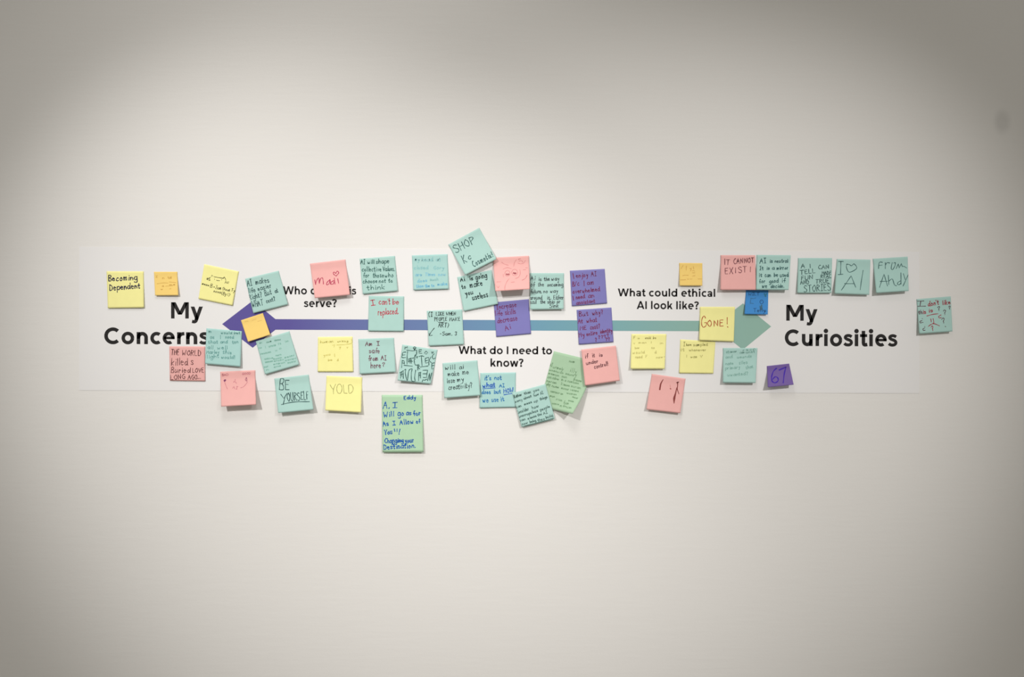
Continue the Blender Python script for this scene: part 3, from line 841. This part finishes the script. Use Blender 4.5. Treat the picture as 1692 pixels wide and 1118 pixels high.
note('pink sticky note "if it is under control!" beside the curled green note', 'pink', 'S1',
     [(1090, 105), (1435, 65), (1475, 415), (1128, 465)], 4.5, 'Z5', ink=(98, 60, 64), w=1.3, base=0.0060, flatv=0.1,
     lines=[('if', 662, 185, 708, 180, 58), ('it', 765, 170, 805, 165, 55), ('is', 862, 162, 915, 158, 48), ('under', 680, 278, 852, 248, 52), ('control!', 795, 336, 995, 285, 58)])
# ---- right of centre
note('purple sticky note "I enjoy AI", directly above the "But why?" purple note', 'purple', 'Y8',
     [(14, 58), (490, 33), (522, 505), (42, 543)], 0.9, ink=(112, 50, 84), w=1.35,
     lines=[('|', 62, 166, 80, 162, 76), ('enjoy', 102, 156, 270, 138, 62), ('AI', 310, 136, 385, 128, 58), ('B/c', 52, 272, 150, 262, 64), ('|', 202, 268, 222, 266, 64), ('am', 250, 250, 352, 242, 62),
            ('overwhelmed', 55, 372, 430, 332, 58), ('|', 60, 462, 78, 458, 56), ('need', 100, 445, 225, 432, 58), ('an', 268, 432, 352, 420, 62), ('assistant', 105, 522, 365, 492, 52)])
note('purple sticky note "But why? At what cost?" over the arrow shaft', 'purple', 'Y8',
     [(106, 594), (582, 561), (610, 1034), (136, 1068)], 0.9, ink=(112, 50, 84), w=1.35,
     lines=[('But', 145, 682, 275, 668, 60), ('why?', 325, 668, 475, 648, 62), ('At', 130, 778, 195, 770, 58), ('what', 245, 770, 392, 755, 64), ('ME', 155, 872, 248, 862, 52), ('cost?', 295, 862, 430, 842, 66), ('My', 138, 968, 222, 955, 60),
            ('entire', 245, 952, 395, 928, 58), ('identity', 430, 915, 598, 898, 54), ('?', 362, 1028, 388, 1026, 48), ('?', 405, 990, 432, 988, 42), ('?', 448, 982, 470, 980, 40), ('??', 486, 978, 560, 950, 40), ('??', 505, 1018, 568, 1010, 42)])
note('yellow sticky note with faint pencil writing under "AI look like?"', 'yellow', 'S4',
     [(75, 122), (402, 122), (385, 447), (68, 447)], 4, 'Z6', ink=(206, 198, 124), w=1.1, lr=0.8,
     lines=[('F', 135, 165, 175, 165, 50), ('u', 215, 165, 250, 165, 38), ('would', 350, 165, 455, 165, 42), ('be', 500, 165, 560, 165, 48), ('v', 135, 268, 170, 265, 50), ('man', 230, 250, 380, 248, 34), ('|', 455, 248, 485, 248, 34), ('in', 625, 262, 690, 258, 32),
            ('how', 160, 352, 245, 348, 40), ('to', 470, 348, 530, 346, 40), ('would', 120, 442, 345, 435, 52), ('d', 530, 438, 565, 432, 48), ('need', 170, 528, 300, 522, 48), ('F', 360, 515, 400, 515, 48), ('now-', 560, 528, 730, 512, 40)])
note('small orange sticky note with faint pencil above "What could ethical"', 'orange', 'S3',
     [(760, 88), (997, 90), (997, 322), (764, 322)], 3.2, 'Y6', ink=(214, 168, 88), w=0.9,
     lines=[('y', 610, 420, 690, 400, 100)],
     strokes=[[(385, 265), (360, 300), (315, 385)], [(490, 290), (485, 430)], [(725, 310), (738, 390)], [(690, 455), (730, 442), (765, 465)], [(690, 520), (780, 520)], [(360, 612), (450, 598), (560, 605)],
              [(690, 632), (740, 620), (790, 615)], [(290, 755), (470, 750)], [(530, 720), (545, 740), (565, 728)], [(600, 730), (680, 728)], [(880, 725), (1010, 725)]])
note('yellow sticky note with faint pencil partly covered by the "GONE!" note', 'yellow', 'S4',
     [(530, 172), (858, 192), (838, 490), (520, 487)], 1.0, 'Z6', ink=(186, 180, 110), w=1.1, base=0.0010,
     lines=[('I', 1062, 302, 1108, 300, 72), ('have', 1122, 298, 1215, 292, 46), ('sampled', 1250, 300, 1520, 292, 52), ('it', 1012, 395, 1095, 390, 58), ('whenever', 1170, 396, 1490, 390, 48), ('|', 1115, 512, 1145, 510, 52),
            ('was', 1200, 522, 1322, 518, 46), ('V', 1375, 512, 1428, 510, 40)])
note('yellow sticky note "GONE!" in brown-red marker beside the green arrowhead', 'yellow', 'S5',
     [(103, 663), (462, 663), (450, 1020), (95, 1007)], 2.2, 'S3', ink=(166, 88, 56), w=1.55, base=0.0016, lr=0.8,
     lines=[('O', 1055, 742, 1102, 740, 62), ('N', 1118, 740, 1168, 738, 58), ('E', 1178, 738, 1225, 736, 62)],
     strokes=[[(1030, 655), (1015, 632), (995, 660), (990, 715), (1005, 747), (1032, 735), (1040, 702), (1018, 702)], [(1252, 648), (1252, 715)], [(1254, 740), (1260, 748)]])
note('small blue sticky note with dark doodles on the green arrowhead', 'blue', 'S5',
     [(575, 490), (805, 493), (799, 742), (560, 738)], 3.4, 'Y7', ink=(42, 84, 128), w=1.2, base=0.0010,
     lines=[('WILT', 385, 292, 790, 280, 100), ('Telly', 560, 900, 1020, 890, 130)],
     strokes=[([(450, 390), (560, 400), (640, 380)], {'ink': (66, 118, 160)}), ([(470, 420), (450, 500), (440, 600)], {'ink': (66, 118, 160)}), ([(460, 570), (560, 590)], {'ink': (66, 118, 160)}),
              circ(860, 525, 62, 70), [(845, 500), (850, 510)], ([(800, 680), (820, 760), (800, 830)], {'ink': (64, 100, 116), 'w': 2.2}), ([(860, 640), (860, 820)], {'ink': (64, 100, 116), 'w': 2.2}),
              ([(960, 220), (1020, 330)], {'ink': (50, 112, 140), 'w': 2.4}), ([(1060, 220), (980, 320)], {'ink': (50, 112, 140), 'w': 2.0}), [(930, 830), (980, 900), (1020, 850)]])
note('pink sticky note "IT CAN NOT EXIST!" above the green arrowhead', 'pink', 'S5',
     [(315, 133), (670, 133), (678, 490), (313, 490)], 6.5, ink=(112, 66, 72), w=1.35, base=0.0014,
     lines=[('|', 352, 232, 372, 230, 58), ('T', 372, 230, 418, 228, 54), ('CAN', 448, 222, 550, 216, 52), ('NOT', 560, 214, 665, 208, 50), ('EX', 362, 326, 452, 320, 60), ('|', 462, 318, 482, 316, 52), ('ST', 500, 312, 590, 308, 58)],
     strokes=[[(622, 252), (620, 305)]])
note('teal sticky note "AI is neutral" touching the "IT CAN NOT EXIST!" note', 'teal', 'S5',
     [(685, 130), (1035, 133), (1012, 490), (680, 488)], 7.5, ink=(50, 86, 86), w=1.3, lr=1.0,
     lines=[('AI', 722, 216, 790, 212, 48), ('is', 820, 210, 852, 209, 36), ('neutral', 872, 210, 1010, 206, 36), ('It', 715, 284, 760, 282, 38), ('is', 788, 282, 822, 281, 36), ('a', 845, 281, 872, 280, 36), ('mirror', 892, 282, 1012, 278, 38),
            ('it', 710, 356, 745, 355, 40), ('can', 770, 356, 832, 355, 40), ('be', 865, 354, 908, 352, 40), ('used', 925, 356, 1015, 352, 42), ('for', 712, 420, 778, 416, 42), ('good', 815, 418, 912, 412, 42), ('if', 945, 412, 985, 410, 40),
            ('we', 742, 468, 795, 468, 42), ('decide.', 830, 468, 970, 466, 38)])
note('teal sticky note with faint pencil hanging from the lower point of the green arrowhead', 'teal', 'S4',
     [(928, 252), (1250, 252), (1232, 578), (928, 575)], 6, 'Z7', ink=(132, 176, 164), w=1.0,
     lines=[('rscn', 300, 698, 450, 682, 26), ('staner', 105, 722, 230, 712, 30), ('amunst', 262, 726, 440, 714, 30), ('and', 98, 782, 182, 776, 34), ('ueunds', 232, 782, 402, 770, 32), ('nate', 98, 858, 190, 850, 30),
            ('tlles', 255, 852, 355, 842, 38), ('primary', 95, 912, 270, 895, 34), ('that', 335, 905, 420, 890, 36), ('uwanted?', 120, 988, 362, 972, 36)])
note('small violet sticky note "67" at the lower right, under Curiosities', 'violet', 'S4',
     [(1338, 420), (1545, 397), (1587, 594), (1346, 618)], 9.5, ink=(66, 44, 150), w=2.3, power=1.2,
     strokes=[[(1428, 440), (1398, 470), (1382, 520), (1386, 560), (1412, 576), (1440, 560), (1440, 532), (1415, 520), (1390, 545)], ([(1452, 457), (1515, 430)], {'w': 2.6}), [(1515, 430), (1500, 490), (1490, 576)]])
note('tilted pink sticky note with a few thick dark marker strokes, lowest on the right half', 'pink', 'S4',
     [(265, 493), (580, 537), (530, 860), (215, 825)], 4.6, 'Z8', ink=(122, 58, 54), w=1.4,
     strokes=[([(445, 330), (400, 410), (385, 470), (375, 538)], {'w': [1.0, 2.4, 2.6, 2.6]}), ([(590, 512), (600, 528)], {'w': 1.8, 'ink': (170, 90, 84)}), ([(585, 440), (590, 490)], {'ink': (204, 132, 124), 'w': 0.9}),
              ([(742, 385), (740, 470), (735, 530), (768, 630)], {'w': [2.0, 1.5, 1.5, 1.0]}), ([(725, 500), (700, 610), (672, 720), (668, 822)], {'w': [1.4, 2.2, 4.0, 1.0]}), ([(722, 398), (762, 384)], {'w': 2.2})])
# ---- right end
note('teal sticky note "AI can tell fun and true stories" right of "AI is neutral"', 'teal', 'S6',
     [(240, 162), (590, 162), (582, 522), (232, 522)], 3, ink=(62, 88, 86), w=1.35,
     lines=[('A', 278, 266, 318, 264, 42), ('|', 358, 262, 378, 260, 40), ('CAN', 450, 276, 562, 268, 38), ('TELL', 262, 330, 425, 312, 42), ('MADE', 486, 332, 582, 328, 34), ('FUN', 275, 386, 398, 378, 40), ('REAL', 474, 368, 585, 364, 30),
            ('AND', 270, 432, 356, 424, 40), ('TRUE', 420, 420, 560, 418, 40), ('STORIES', 302, 512, 582, 492, 66)])
note('teal sticky note with "I", a drawn heart and "AI"', 'teal', 'S6',
     [(638, 172), (983, 178), (970, 540), (615, 527)], 5.2, ink=(66, 96, 94), w=1.35, lr=0.8,
     strokes=[[(655, 197), (705, 197)], [(680, 197), (676, 330)], [(652, 332), (702, 328)], [(740, 225), (738, 262), (768, 308), (842, 268), (815, 222), (790, 242), (765, 228), (740, 225)], ([(685, 492), (785, 345), (832, 462)], ST),
              [(718, 425), (815, 425)], [(908, 288), (890, 400), (878, 488)]])
note('teal sticky note with "From" and a name in pencil, last of the upper row', 'teal', 'S6',
     [(1007, 170), (1365, 148), (1376, 500), (1042, 522)], 7.5, 'S7', ink=(66, 96, 94), w=1.35, lr=0.9,
     strokes=[[(128, 92), (90, 95), (82, 165)], [(85, 128), (125, 125)], [(160, 95), (160, 165)], [(160, 125), (180, 97), (212, 100)], [(240, 95), (228, 160), (245, 175), (272, 130), (275, 95), (258, 100)],
              ([(285, 165), (310, 108), (320, 160), (345, 105), (355, 140), (375, 138), (408, 158)], ST), ([(92, 382), (145, 228), (185, 365)], ST), [(100, 312), (185, 310)], [(195, 240), (200, 350)], [(200, 310), (240, 285), (265, 350), (288, 362)],
              [(340, 305), (305, 325), (305, 350), (330, 345), (342, 315)], [(340, 212), (342, 345)], [(368, 222), (390, 290)], [(436, 212), (365, 365)]])
RD = {'ink': (150, 46, 62), 'w': 1.4}
note("teal sticky note \"I don't\" with red and black question marks, rightmost of all", 'teal', 'S7',
     [(520, 518), (915, 485), (935, 890), (552, 918)], 5.2, ink=(84, 52, 62), w=1.3,
     lines=[("don't", 655, 598, 785, 580, 60, RD), ('like', 822, 582, 918, 572, 50, RD), ('th', 545, 690, 590, 688, 46), ('is', 595, 688, 635, 684, 46, RD), ('is', 665, 670, 715, 662, 42, RD), ('?', 768, 652, 802, 646, 46), ('?', 836, 702, 872, 695, 58),
            ('?', 894, 638, 920, 632, 42), ('?', 820, 800, 862, 790, 62), ('?', 698, 882, 728, 875, 58, RD)],
     strokes=[[(530, 540), (605, 538)], [(570, 540), (560, 598)], [(535, 600), (625, 598)], ([(640, 712), (700, 695), (770, 685)], RD), [(585, 765), (560, 775), (565, 790), (597, 785)], [(586, 740), (589, 745)], [(617, 848), (595, 862), (600, 878), (622, 875)],
              [(613, 832), (617, 836)], ([(803, 700), (778, 715), (785, 735), (806, 730)], RD), ([(685, 745), (692, 782)], RD), ([(712, 742), (720, 788), (708, 797)], RD), ([(658, 832), (690, 808), (730, 802), (786, 826)], RD), [(850, 830), (857, 836)]])
